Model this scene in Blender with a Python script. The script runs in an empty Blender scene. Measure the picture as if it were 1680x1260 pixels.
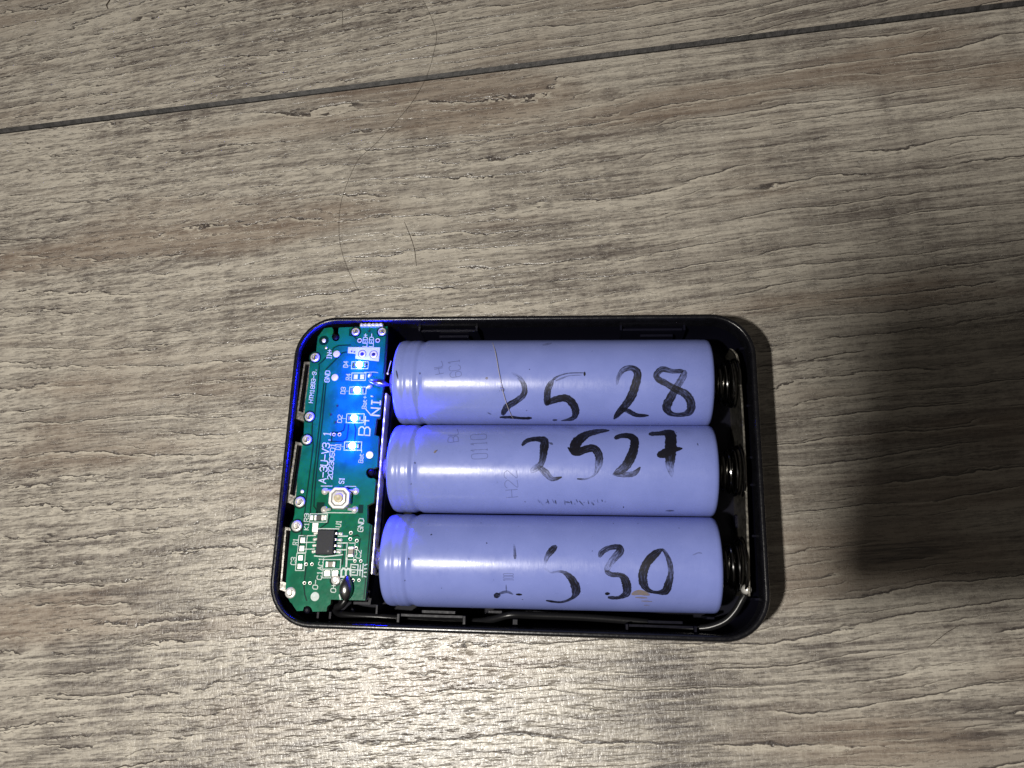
import bpy, math, random
from mathutils import Matrix, Vector, Euler

random.seed(7)
S = 0.001                                  # every length below is written in millimetres
scene = bpy.context.scene
COL = scene.collection

# ------------------------------------------------------------------ camera
CAM = Vector((8.421, -24.799, 169.357))
ROT = Euler((0.268544, 0.0998505, 0.0279317), 'XYZ').to_matrix()
FPX = 1264.74                              # focal length in pixels of a 1680 x 1260 frame
cd = bpy.data.cameras.new('camera')
cam = bpy.data.objects.new('camera', cd)
COL.objects.link(cam)
cd.sensor_width = 36.0
cd.lens = FPX / 1680.0 * 36.0
cd.clip_start = 0.005
cd.clip_end = 20.0
cam.matrix_world = Matrix.Translation(CAM * S) @ ROT.to_4x4()
scene.camera = cam

# ------------------------------------------------------------------ world, lamp, exposure
world = bpy.data.worlds.new('World')
scene.world = world
world.use_nodes = True
bg = world.node_tree.nodes['Background']
bg.inputs['Color'].default_value = (1.0, 0.90, 0.78, 1)
bg.inputs['Strength'].default_value = 0.06

LAMP = Vector((-88.0, -75.0, 318.0))
ld = bpy.data.lights.new('lamp', 'POINT')
ld.energy = 5.2
ld.color = (1.0, 0.955, 0.875)
ld.shadow_soft_size = 0.0066
lamp = bpy.data.objects.new('lamp', ld)
lamp.location = LAMP * S
COL.objects.link(lamp)

scene.view_settings.view_transform = 'Standard'
scene.view_settings.look = 'None'
scene.view_settings.exposure = 0.0
scene.view_settings.gamma = 1.0
scene.view_settings.use_curve_mapping = False
scene.render.engine = 'CYCLES'
scene.cycles.use_denoising = True
scene.cycles.sample_clamp_indirect = 4.0
scene.cycles.max_bounces = 8
scene.cycles.transparent_max_bounces = 16


# ------------------------------------------------------------------ helpers
def px(u, v, z):
    """point of the plane z (mm) under the photograph's pixel u, v"""
    d = ROT @ Vector(((u - 840) / FPX, -(v - 630) / FPX, -1.0))
    return CAM + d * ((z - CAM.z) / d.z)


class G:
    """small node-tree writer"""
    def __init__(self, name):
        self.m = bpy.data.materials.new(name)
        self.m.use_nodes = True
        self.t = self.m.node_tree
        self.b = self.t.nodes['Principled BSDF']
        self.out = self.t.nodes['Material Output']

    def put(self, sock, val):
        if hasattr(val, 'is_linked') or isinstance(val, bpy.types.NodeSocket):
            self.t.links.new(val, sock)
        elif val is not None:
            if isinstance(val, (tuple, list)) and len(val) == 3 and sock.type == 'RGBA':
                val = (*val, 1)
            sock.default_value = val

    def node(self, kind, **props):
        n = self.t.nodes.new(kind)
        for k, v in props.items():
            setattr(n, k, v)
        return n

    def math(self, op, a, b=None, c=None, clamp=False):
        n = self.node('ShaderNodeMath', operation=op, use_clamp=clamp)
        self.put(n.inputs[0], a); self.put(n.inputs[1], b)
        if c is not None: self.put(n.inputs[2], c)
        return n.outputs[0]

    def add(self, a, b): return self.math('ADD', a, b)
    def sub(self, a, b): return self.math('SUBTRACT', a, b)
    def mul(self, a, b): return self.math('MULTIPLY', a, b)

    def step(self, x, lo, hi, a=0.0, b=1.0):
        n = self.node('ShaderNodeMapRange', interpolation_type='SMOOTHSTEP')
        for i, v in enumerate((x, lo, hi, a, b)): self.put(n.inputs[i], v)
        return n.outputs[0]

    def xyz(self, x, y, z=0.0):
        n = self.node('ShaderNodeCombineXYZ')
        for i, v in enumerate((x, y, z)): self.put(n.inputs[i], v)
        return n.outputs[0]

    def split(self, v):
        n = self.node('ShaderNodeSeparateXYZ'); self.put(n.inputs[0], v)
        return n.outputs

    def noise(self, v, scale=1.0, detail=2.0, rough=0.5, dist=0.0):
        n = self.node('ShaderNodeTexNoise')
        self.put(n.inputs['Vector'], v)
        n.inputs['Scale'].default_value = scale
        n.inputs['Detail'].default_value = detail
        n.inputs['Roughness'].default_value = rough
        n.inputs['Distortion'].default_value = dist
        return n.outputs['Fac']

    def mix(self, f, a, b, mode='MIX'):
        n = self.node('ShaderNodeMix', data_type='RGBA', blend_type=mode)
        self.put(n.inputs[0], f); self.put(n.inputs[6], a); self.put(n.inputs[7], b)
        return n.outputs[2]

    def obj_mm(self):
        n = self.node('ShaderNodeTexCoord')
        v = self.node('ShaderNodeVectorMath', operation='SCALE')
        self.put(v.inputs[0], n.outputs['Object']); v.inputs[3].default_value = 1000.0
        return v.outputs[0]

    def bump(self, h, dist_mm, strength=1.0):
        n = self.node('ShaderNodeBump')
        n.inputs['Strength'].default_value = strength
        n.inputs['Distance'].default_value = dist_mm * S
        self.put(n.inputs['Height'], h)
        self.put(self.b.inputs['Normal'], n.outputs[0])

    def set(self, **kw):
        for k, v in kw.items():
            self.put(self.b.inputs[k.replace('_', ' ')], v)
        return self


def simple(name, col, rough=0.5, metal=0.0, spec=0.5, var=0.0, vscale=1.0, bump=0.0, bscale=3.0, rvar=0.0):
    g = G(name)
    p = g.obj_mm()
    c = col
    if var:
        c = g.mix(g.step(g.noise(p, vscale, 4, 0.6), 0.3, 0.7), tuple(x * (1 - var) for x in col), tuple(min(1, x * (1 + var)) for x in col))
    r = rough
    if rvar:
        r = g.step(g.noise(p, vscale * 2.3, 4, 0.6), 0.25, 0.75, rough - rvar, rough + rvar)
    g.set(Base_Color=c, Roughness=r, Metallic=metal, Specular_IOR_Level=spec)
    if bump:
        g.bump(g.noise(p, bscale, 3, 0.6), bump)
    return g.m


# ------------------------------------------------------------------ materials
def wood(name, shift):
    """grey limed oak: growth lines with a pale lip painted as their lit edge, pores, cross-grain mottle; x runs along the fibres (mm)"""
    g = G(name)
    p = g.obj_mm()
    x, y, _ = g.split(p)
    x = g.add(x, shift * 137.0); y = g.add(y, shift * 61.0)
    if shift: y = g.sub(y, g.mul(x, 0.055))

    def n(sx, sy, detail=2.0, rough=0.5, off=0.0, yy=None):
        t = g.node('ShaderNodeTexNoise', noise_dimensions='2D')
        g.put(t.inputs['Vector'], g.xyz(g.math('MULTIPLY_ADD', x, sx, off * 3.1), g.math('MULTIPLY_ADD', y if yy is None else yy, sy, off * 1.7)))
        t.inputs['Scale'].default_value = 1.0
        t.inputs['Detail'].default_value = detail
        t.inputs['Roughness'].default_value = rough
        return t.outputs['Fac']

    # ragged offset along the fibres, so that long lines break into stepped pieces
    vor = g.node('ShaderNodeTexVoronoi', feature='F1', voronoi_dimensions='2D')
    g.put(vor.inputs['Vector'], g.xyz(g.mul(x, 0.15), g.mul(y, 0.55)))
    vor.inputs['Scale'].default_value = 1.0
    vcol = g.split(vor.outputs['Color'])[0]
    broad = n(0.0065, 0.016, 1.0, 0.4, 3.1)
    mid = n(0.035, 0.11, 2.0, 0.5, 7.7)
    rag = n(0.40, 0.7, 2.0, 0.55, 1.3)
    zone = g.step(g.sub(n(0.010, 0.020, 2, 0.5, 23.0), g.mul(g.add(x, 30.0 - shift * 137.0), 0.0022)), 0.40, 0.64)             # stepped grain here, smooth long grain there
    yw = g.add(g.add(y, g.mul(g.sub(broad, 0.5), 18.0)), g.add(g.mul(g.sub(mid, 0.5), 4.0), g.add(g.mul(g.mul(vcol, zone), 1.3), g.mul(rag, g.add(0.7, g.mul(zone, 0.7))))))

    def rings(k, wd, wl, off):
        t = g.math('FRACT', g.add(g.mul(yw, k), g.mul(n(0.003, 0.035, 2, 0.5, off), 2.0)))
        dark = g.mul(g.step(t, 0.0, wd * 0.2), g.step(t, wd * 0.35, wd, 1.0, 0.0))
        lip = g.step(t, 1.0 - wl, 0.99)  # pale band puts the emboss highlight of each line into the colour
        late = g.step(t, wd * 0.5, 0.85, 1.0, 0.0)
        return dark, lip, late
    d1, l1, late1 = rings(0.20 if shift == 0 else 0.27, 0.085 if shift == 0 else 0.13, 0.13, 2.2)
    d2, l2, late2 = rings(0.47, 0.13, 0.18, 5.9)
    m1 = g.step(g.add(n(0.020, 0.30, 3, 0.62, 11.0), g.mul(g.sub(n(0.13, 0.5, 2, 0.5, 13.0), 0.5), g.mul(zone, 0.8))), 0.42 if shift == 0 else 0.34, 0.54 if shift == 0 else 0.46)
    m2 = g.step(n(0.040, 0.42, 3, 0.62, 17.0), 0.45, 0.60)
    d1 = g.mul(d1, m1); d2 = g.mul(d2, m2)
    por = n(0.24, 2.4, 3, 0.62, 31.0)
    pzone = g.step(n(0.016, 0.035, 2, 0.5, 37.0), 0.42, 0.62)
    pores = g.mul(g.step(por, 0.57, 0.68), g.add(g.mul(pzone, 0.7), g.mul(zone, 0.4)))
    fine = n(0.7, 5.0, 3, 0.62, 41.0)
    fib = n(0.050, 1.15, 4, 0.62, 43.0)
    lng = n(0.011, 0.62, 3, 0.6, 45.0)
    cross = n(0.26, 0.05, 4, 0.62, 47.0)
    blot = n(0.020, 0.055, 4, 0.58, 53.0)
    warm = n(0.010, 0.05, 2, 0.5, 59.0)
    dots = n(1.1, 1.9, 2, 0.6, 71.0)
    obl = n(0.22, 1.2, 3, 0.62, 77.0, g.sub(y, g.mul(x, 0.20)))

    pale, deep = (0.456, 0.420, 0.362), (0.122, 0.105, 0.094)
    f = g.add(g.add(g.mul(fib, 1.3), g.mul(fine, 0.40)), g.add(g.mul(cross, 0.50), g.add(g.mul(blot, 0.9), g.mul(lng, 1.0))))
    f = g.add(f, g.add(g.mul(dots, 0.45), g.mul(obl, g.add(0.45, g.mul(zone, 0.75)))))
    f = g.math('MULTIPLY_ADD', g.sub(f, g.mul(zone, 0.375)), 1.45, -2.50 * 1.45)    # centred on 0
    c = g.mix(g.math('SUBTRACT', 0.36, f, clamp=True), pale, deep)
    c = g.mix(g.mul(g.step(warm, 0.50, 0.70), 0.55), c, (0.205, 0.150, 0.112))
    c = g.mix(g.mul(late1, g.mul(m1, 0.34)), c, (0.118, 0.098, 0.088))
    # dark scuffed figure with its own outline, crossing the fibres
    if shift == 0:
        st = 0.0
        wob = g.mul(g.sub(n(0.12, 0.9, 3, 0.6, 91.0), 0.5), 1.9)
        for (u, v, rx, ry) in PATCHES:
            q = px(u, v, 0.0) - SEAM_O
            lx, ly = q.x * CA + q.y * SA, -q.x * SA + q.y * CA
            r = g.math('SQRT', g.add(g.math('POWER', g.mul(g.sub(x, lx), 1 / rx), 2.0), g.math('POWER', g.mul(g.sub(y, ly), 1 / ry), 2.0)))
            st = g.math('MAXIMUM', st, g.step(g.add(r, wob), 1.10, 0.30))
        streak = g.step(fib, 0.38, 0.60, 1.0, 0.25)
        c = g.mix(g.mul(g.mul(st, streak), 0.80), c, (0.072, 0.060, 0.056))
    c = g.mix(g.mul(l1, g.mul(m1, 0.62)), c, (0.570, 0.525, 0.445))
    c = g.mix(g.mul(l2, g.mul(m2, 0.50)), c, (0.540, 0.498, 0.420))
    c = g.mix(g.mul(pores, 0.62), c, (0.075, 0.062, 0.057))
    c = g.mix(g.mul(d2, 0.70), c, (0.070, 0.057, 0.052))
    c = g.mix(g.mul(d1, 0.88), c, (0.044, 0.036, 0.035))
    spark = n(1.5, 0.8, 2, 0.65, 67.0)
    h = g.sub(g.add(g.mul(fine, 0.35), g.mul(spark, 0.5)), g.add(g.mul(g.step(por, 0.56, 0.70), 0.6), g.add(g.mul(d1, 0.75), g.mul(d2, 0.5))))
    g.set(Base_Color=c, Roughness=g.step(spark, 0.3, 0.7, 0.24, 0.38), Specular_IOR_Level=0.85)
    g.bump(h, 0.125, 1.0)
    return g.m


def pcb_green():
    g = G('solder_mask')
    p = g.obj_mm()
    f = g.step(g.noise(p, 0.35, 3, 0.5), 0.35, 0.65)
    c = g.mix(f, (0.003, 0.100, 0.054), (0.004, 0.145, 0.078))
    sp = g.step(g.noise(p, 3.6, 2, 0.5), 0.72, 0.80)
    c = g.mix(g.mul(sp, 0.35), c, (0.25, 0.38, 0.34))
    g.set(Base_Color=c, Roughness=0.17, Specular_IOR_Level=0.35)
    g.bump(g.noise(p, 0.8, 2, 0.5), 0.02)
    return g.m


def wrap_mat():
    g = G('lavender_shrink_wrap')
    p = g.obj_mm()
    c = g.mix(g.step(g.noise(p, 0.12, 4, 0.6), 0.3, 0.7), (0.172, 0.213, 0.525), (0.194, 0.237, 0.568))
    x, y, z = g.split(p)
    scuff = g.step(g.noise(g.xyz(g.mul(x, 0.5), g.mul(y, 0.9), g.mul(z, 0.9)), 1.0, 5, 0.72, 0.5), 0.60, 0.80)
    c = g.mix(g.mul(scuff, 0.35), c, (0.115, 0.145, 0.33))
    speck = g.step(g.noise(p, 1.15, 1, 0.4), 0.80, 0.83)
    c = g.mix(g.mul(speck, 0.8), c, (0.03, 0.03, 0.06))
    r = g.step(g.noise(p, 0.7, 4, 0.65), 0.3, 0.7, 0.24, 0.34)
    g.set(Base_Color=c, Roughness=r, Specular_IOR_Level=0.40)
    h = g.add(g.mul(g.noise(g.xyz(g.mul(x, 2.2), g.mul(y, 0.5), g.mul(z, 0.5)), 1.0, 3, 0.6), 0.6), g.noise(p, 0.25, 2, 0.5))
    g.bump(h, 0.03, 0.6)
    return g.m


def marker_mat(name, col, strength=1.0):
    g = G(name)
    at = g.node('ShaderNodeAttribute', attribute_name='ink')
    uv = g.node('ShaderNodeUVMap', uv_map='stroke')
    u, v, _ = g.split(uv.outputs[0])
    streak = g.noise(g.xyz(g.mul(u, 0.55), g.mul(v, 9.0)), 1.0, 4, 0.65)
    blot = g.noise(g.xyz(g.mul(u, 1.5), g.mul(v, 3.0), 4.0), 1.0, 4, 0.65)
    edge = g.step(g.math('ABSOLUTE', g.sub(v, 0.5)), 0.30, 0.47)
    d = g.add(at.outputs['Fac'], g.add(g.mul(g.sub(streak, 0.5), 1.5), g.mul(g.sub(blot, 0.50), 0.8)))
    d = g.add(d, g.mul(edge, 0.12))
    a = g.step(d, 0.12, 1.12, 0.0, 0.96)
    rim = g.step(g.add(g.math('ABSOLUTE', g.sub(v, 0.5)), g.mul(g.sub(blot, 0.5), 0.16)), 0.43, 0.49, 1.0, 0.0)
    a = g.mul(g.mul(a, rim), strength)
    c = g.mix(blot, tuple(q * 0.6 for q in col), tuple(q * 1.5 for q in col))
    g.set(Base_Color=c, Roughness=0.45, Specular_IOR_Level=0.2, Alpha=a)
    return g.m


def emit_mat(name, col, power):
    g = G(name)
    g.set(Base_Color=(0.05, 0.08, 0.15), Emission_Color=col, Emission_Strength=power, Roughness=0.4)
    return g.m


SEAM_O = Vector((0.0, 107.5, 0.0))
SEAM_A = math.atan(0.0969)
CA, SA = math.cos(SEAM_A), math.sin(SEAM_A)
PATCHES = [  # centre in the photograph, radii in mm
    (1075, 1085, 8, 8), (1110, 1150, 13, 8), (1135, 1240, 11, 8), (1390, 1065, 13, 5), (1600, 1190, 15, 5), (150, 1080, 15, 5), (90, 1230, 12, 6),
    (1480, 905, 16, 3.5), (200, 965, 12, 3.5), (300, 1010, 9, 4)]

M = {
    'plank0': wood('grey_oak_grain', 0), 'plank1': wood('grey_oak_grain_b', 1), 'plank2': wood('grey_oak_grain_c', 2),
    'groove': simple('dark_groove', (0.028, 0.026, 0.026), 0.6, var=0.7, vscale=0.45, bump=0.15, bscale=1.2),
    'subfloor': simple('subfloor', (0.06, 0.05, 0.045), 0.8),
    'black': simple('black_plastic', (0.0060, 0.0060, 0.0085), 0.26, spec=0.46, var=0.25, vscale=0.6, bump=0.012, bscale=2.5, rvar=0.07),
    'black_gloss': simple('black_gloss_plastic', (0.0045, 0.0045, 0.010), 0.36, spec=0.09, bump=0.01, bscale=1.2, rvar=0.06, vscale=0.5),
    'black_matte': simple('black_matte_plastic', (0.0040, 0.0040, 0.009), 0.5, spec=0.08),
    'wrap': wrap_mat(),
    'ink': marker_mat('worn_marker_ink', (0.0075, 0.0075, 0.013)),
    'faint': marker_mat('faded_print', (0.12, 0.14, 0.30), 0.42),
    'tan': marker_mat('tan_scuff', (0.22, 0.17, 0.10), 0.8),
    'steel': simple('nickel_steel', (0.50, 0.48, 0.44), 0.27, 0.9, var=0.15, vscale=0.9, bump=0.02, bscale=1.6, rvar=0.08),
    'dull_steel': simple('dull_nickel', (0.36, 0.34, 0.30), 0.36, 1.0, var=0.25, vscale=0.8, bump=0.03, bscale=1.2, rvar=0.1),
    'spring': simple('spring_wire', (0.12, 0.12, 0.12), 0.16, 1.0),
    'solder': simple('solder', (0.86, 0.84, 0.80), 0.30, 0.55, var=0.1, vscale=2.0, bump=0.03, bscale=2.0),
    'dark_solder': simple('dull_solder', (0.26, 0.26, 0.26), 0.33, 1.0, var=0.2, vscale=1.5, bump=0.03, bscale=1.5),
    'pcb': pcb_green(),
    'trace': simple('trace_edge', (0.002, 0.024, 0.020), 0.3, spec=0.08),
    'pcb_edge': simple('board_edge', (0.10, 0.14, 0.09), 0.7),
    'silk': simple('white_silkscreen', (0.50, 0.57, 0.56), 0.55, var=0.12, vscale=2.0),
    'pad': simple('tinned_pad', (0.80, 0.77, 0.74), 0.42, 0.55, var=0.1, vscale=1.5, bump=0.02, bscale=1.5),
    'hole': simple('via_hole', (0.006, 0.008, 0.008), 0.7),
    'chip': simple('chip_epoxy', (0.016, 0.017, 0.024), 0.5, spec=0.2, var=0.12, vscale=2.0, bump=0.01, bscale=6.0),
    'cap': simple('ceramic_tan', (0.21, 0.18, 0.15), 0.45, var=0.1, vscale=2.0),
    'resistor': simple('resistor_black', (0.022, 0.022, 0.025), 0.4),
    'switch': simple('switch_metal', (0.58, 0.57, 0.56), 0.36, 0.75, var=0.08, vscale=1.5, bump=0.01),
    'switch_dark': simple('switch_recess', (0.16, 0.16, 0.17), 0.4, 0.7),
    'button': simple('beige_button', (0.46, 0.40, 0.26), 0.42, var=0.15, vscale=1.5),
    'led_lens': emit_mat('blue_led_lens', (0.004, 0.008, 1.0), 5200.0),
    'led_body': emit_mat('blue_led_body', (0.002, 0.10, 1.0), 9.0),
    'insulator': simple('white_insulator', (0.7, 0.7, 0.68), 0.6),
    'hair': simple('brown_hair', (0.060, 0.045, 0.034), 0.4),
    'pale_hair': simple('pale_hair', (0.40, 0.37, 0.33), 0.3),
    'wire': simple('black_wire_sleeve', (0.008, 0.008, 0.009), 0.30, spec=0.28, bump=0.02, bscale=1.0),
    'phone': simple('phone_black', (0.02, 0.02, 0.022), 0.3),
}


class MB:
    """collects mm geometry; build() links it as one mesh object"""
    def __init__(self):
        self.v, self.f, self.mi, self.uv, self.ink = [], [], [], None, None

    def quadstrip(self, rings, close=True, mi=0):
        n = len(rings[0]); b = len(self.v)
        for r in rings: self.v += [tuple(p) for p in r]
        for i in range(len(rings) - 1):
            for j in range(n if close else n - 1):
                k = (j + 1) % n
                self.f.append((b + i * n + j, b + i * n + k, b + (i + 1) * n + k, b + (i + 1) * n + j)); self.mi.append(mi)
        return b

    def poly(self, pts, mi=0):
        b = len(self.v); self.v += [tuple(p) for p in pts]
        self.f.append(tuple(range(b, b + len(pts)))); self.mi.append(mi)

    def prism(self, pts, z0, z1, ch=0.0, mi=0, side_mi=None):
        """closed outline (x, y) from z0 to z1, chamfered top"""
        a = sum(pts[i][0] * pts[(i + 1) % len(pts)][1] - pts[(i + 1) % len(pts)][0] * pts[i][1] for i in range(len(pts)))
        if a < 0: pts = list(reversed(pts))
        sm = mi if side_mi is None else side_mi
        lo = [(p[0], p[1], z0) for p in pts]
        if ch:
            cx = sum(p[0] for p in pts) / len(pts); cy = sum(p[1] for p in pts) / len(pts)
            def ins(p):
                d = math.hypot(p[0] - cx, p[1] - cy) or 1
                return (p[0] - (p[0] - cx) / d * ch, p[1] - (p[1] - cy) / d * ch, z1)
            rings = [lo, [(p[0], p[1], z1 - ch) for p in pts], [ins(p) for p in pts]]
        else:
            rings = [lo, [(p[0], p[1], z1) for p in pts]]
        self.quadstrip(rings, True, sm)
        self.poly(rings[-1], mi)
        self.poly(list(reversed(lo)), sm)
        return self

    def box(self, c, s, ch=0.0, ang=0.0, mi=0):
        ca, sa = math.cos(ang), math.sin(ang)
        pts = [(c[0] + ca * a * s[0] / 2 - sa * b * s[1] / 2, c[1] + sa * a * s[0] / 2 + ca * b * s[1] / 2) for a, b in ((-1, -1), (1, -1), (1, 1), (-1, 1))]
        return self.prism(pts, c[2] - s[2] / 2, c[2] + s[2] / 2, ch, mi)

    def lathe(self, prof, c, seg=24, mi=0):
        rings = [[(c[0] + r * math.cos(2 * math.pi * k / seg), c[1] + r * math.sin(2 * math.pi * k / seg), c[2] + z) for k in range(seg)] for r, z in prof]
        self.quadstrip(rings, True, mi)
        self.poly(rings[-1], mi)
        return self

    def tube(self, pts, r, seg=8, caps=True, mi=0):
        pts = [Vector(p) for p in pts]
        rs = r if isinstance(r, (list, tuple)) else [r] * len(pts)
        t0 = (pts[1] - pts[0]).normalized()
        nrm = t0.orthogonal().normalized()
        rings = []
        for i, p in enumerate(pts):
            t = (pts[min(i + 1, len(pts) - 1)] - pts[max(i - 1, 0)]).normalized()
            nrm = (nrm - t * nrm.dot(t)).normalized()
            bn = t.cross(nrm)
            rings.append([p + (nrm * math.cos(2 * math.pi * k / seg) + bn * math.sin(2 * math.pi * k / seg)) * rs[i] for k in range(seg)])
        self.quadstrip(rings, True, mi)
        if caps:
            self.poly(list(reversed(rings[0])), mi); self.poly(rings[-1], mi)
        return self

    def build(self, name, mats, parent=None, smooth=False, **props):
        if not isinstance(mats, (list, tuple)): mats = [mats]
        org = ORIG.get(parent.name, Vector((0, 0, 0))) if parent else Vector((0, 0, 0))
        own = Vector((0, 0, 0))
        if parent is None and self.v:
            xs, ys, zs = zip(*self.v)
            own = Vector(((min(xs) + max(xs)) / 2, (min(ys) + max(ys)) / 2, min(zs)))
        me = bpy.data.meshes.new(name)
        me.from_pydata([((p[0] - org.x - own.x) * S, (p[1] - org.y - own.y) * S, (p[2] - org.z - own.z) * S) for p in self.v], [], self.f)
        for m in mats: me.materials.append(M[m])
        me.polygons.foreach_set('material_index', self.mi)
        if smooth:
            me.polygons.foreach_set('use_smooth', [True] * len(self.f))
            me.set_sharp_from_angle(angle=math.radians(38))
        if self.uv is not None:
            l = me.uv_layers.new(name='stroke')
            for lp in me.loops: l.data[lp.index].uv = self.uv[lp.vertex_index]
            a = me.attributes.new('ink', 'FLOAT', 'POINT')
            a.data.foreach_set('value', self.ink)
        me.update()
        o = bpy.data.objects.new(name, me)
        COL.objects.link(o)
        if parent: o.parent = parent
        else:
            o.location = own * S; ORIG[o.name] = own
        for k, v in props.items(): o[k] = v
        return o


ORIG = {}


def thing(name, loc, label, category, group=None):
    o = bpy.data.objects.new(name, None)
    COL.objects.link(o)
    o.empty_display_size = 0.005
    o.location = Vector(loc) * S
    ORIG[o.name] = Vector(loc)
    o['label'] = label; o['category'] = category
    if group: o['group'] = group
    return o


def part_empty(name, loc, parent):
    o = bpy.data.objects.new(name, None)
    COL.objects.link(o)
    o.empty_display_size = 0.002
    o.parent = parent
    o.location = (Vector(loc) - ORIG[parent.name]) * S
    ORIG[o.name] = Vector(loc)
    return o


def spline(pts, n=8):
    """Catmull-Rom through tuples of any length"""
    P = [pts[0]] + list(pts) + [pts[-1]]
    out = []
    for i in range(1, len(P) - 2):
        for k in range(n):
            t = k / n
            out.append(tuple(0.5 * ((2 * b) + (c - a) * t + (2 * a - 5 * b + 4 * c - d) * t * t + (3 * b - a - 3 * c + d) * t ** 3) for a, b, c, d in zip(P[i - 1], P[i], P[i + 1], P[i + 2])))
    out.append(tuple(pts[-1]))
    return out


# ------------------------------------------------------------------ the wooden floor: planks with bevelled edges
floor = MB().box((40, 0, -9.5), (1400, 1200, 1.0)).build('floor', 'subfloor', None, kind='structure')
PW = 190.0
for i, (y0, y1, mat) in enumerate(((-PW, 0.0, 'plank0'), (0.0, PW, 'plank1'), (-2 * PW, -PW, 'plank2'))):
    mb = MB()
    b, dep, gap = 0.85, 0.75, 0.06
    ya, yb, xa, xb = y0 + gap, y1 - gap, -560.0, 640.0
    prof = [(ya, -8.0), (ya, -dep), (ya + b, 0.0), (yb - b, 0.0), (yb, -dep), (yb, -8.0)]
    rings = [[(xx, yy, zz) for yy, zz in prof] for xx in (xa, xb)]
    base = len(mb.v)
    for r in rings: mb.v += r
    n = len(prof)
    for k in range(n):
        j = (k + 1) % n
        mb.f.append((base + k, base + n + k, base + n + j, base + j)); mb.mi.append(0 if k == 2 else 1)
    mb.f.append(tuple(range(base, base + n))); mb.mi.append(1)
    mb.f.append(tuple(reversed(range(base + n, base + 2 * n)))); mb.mi.append(1)
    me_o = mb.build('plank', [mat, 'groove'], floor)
    # the plank's own axes run along its fibres
    me_o.matrix_parent_inverse = Matrix.Identity(4)
    for v in me_o.data.vertices: v.co = v.co + (ORIG[floor.name] * S)
    me_o.location = (SEAM_O - ORIG[floor.name]) * S
    me_o.rotation_euler = (0, 0, SEAM_A)

# ------------------------------------------------------------------ the open case
X0, X1, Y0, Y1, HR, RC = -55.79, 41.69, -32.46, 32.42, 16.0, 9.0
case = thing('power_bank_case', ((X0 + X1) / 2, 0, 0), 'open black plastic power bank case lying on the wooden floor', 'case')


def rrect(d, z, seg=10):
    r = max(RC - d, 0.6); pts = []
    for cx, cy, a0 in ((X1 - d - r, Y1 - d - r, 0), (X0 + d + r, Y1 - d - r, 90), (X0 + d + r, Y0 + d + r, 180), (X1 - d - r, Y0 + d + r, 270)):
        for k in range(seg + 1):
            a = math.radians(a0 + 90 * k / seg)
            pts.append((cx + r * math.cos(a), cy + r * math.sin(a), z))
    return pts


FLOOR_Z = 2.2
prof = [(3.4, 0.0), (1.9, 0.25), (0.9, 1.2), (0.35, 3.2), (0.1, 6.0), (0.0, 10.0), (0.0, 15.0), (0.05, 15.45), (0.18, 15.8), (0.40, 15.97), (0.52, 16.0), (0.84, 16.0), (1.00, 15.93), (1.13, 15.75),
        (1.24, 15.4), (1.32, 14.9), (1.42, 12.0), (1.55, 8.0), (1.8, 4.5), (2.3, 2.9), (3.4, FLOOR_Z)]
mb = MB()
rings = [rrect(d, z) for d, z in prof]
mb.quadstrip(rings[:-4])
mb.quadstrip(rings[-5:], True, 1)
mb.poly(rings[-1], 1); mb.poly(list(reversed(rings[0])))
mb.build('shell', ['black', 'black_matte'], case, smooth=True)

# snap clips: a small bracket on the inside of each long wall
def clip(u0, u1, vtop, side):
    a, b = px(u0, vtop, 12.2), px(u1, vtop, 12.2)
    wy = (Y1 - 1.4) if side > 0 else (Y0 + 1.4)
    yy = a.y
    mb = MB()
    mb.box(((a.x + b.x) / 2, yy, 8.6), (b.x - a.x, 0.45, 7.2), 0.12)
    for xx in (a.x - 0.3, b.x + 0.3):
        mb.box((xx, (yy + wy) / 2, 8.8), (0.5, abs(wy - yy) + 0.6, 7.9), 0.12)
    mb.build('snap_clip', 'black_gloss', case)
    mb = MB()
    mb.box(((a.x + b.x) / 2 + 1.0, yy - side * 0.75, 7.5), ((b.x - a.x) * 0.55, 0.5, 6.0), 0.12)
    mb.build('snap_stop', 'black_gloss', case)
clip(691, 780, 543, 1); clip(1021, 1120, 541, 1)
clip(657, 760, 1009, -1); clip(1031, 1138, 1026, -1)
for u, v, w, d, h in ((521, 1014, 0.45, 2.6, 11.5), (541, 1014, 0.45, 2.6, 11.5), (812, 1004, 3.0, 0.5, 11.0), (845, 1024, 1.0, 2.0, 11.2), (618, 1000, 0.4, 2.0, 11), (1166, 1014, 1.6, 0.5, 10)):
    p = px(u, v, h)
    MB().box((p.x, p.y, h / 2 + 1), (w, d, h - 2), 0.15).build('rib', 'black_gloss', case)
for v in (571, 665, 750, 795, 879, 983):
    p = px(1215 + (v - 571) * 0.06, v, 12.5)
    mb = MB(); xw = X1 - 1.4
    mb.box(((xw + p.x + 0.4) / 2, p.y, 7.0), (xw - p.x + 0.6, 0.5, 10.6), 0.15)
    mb.build('rib', 'black_gloss', case)
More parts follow.
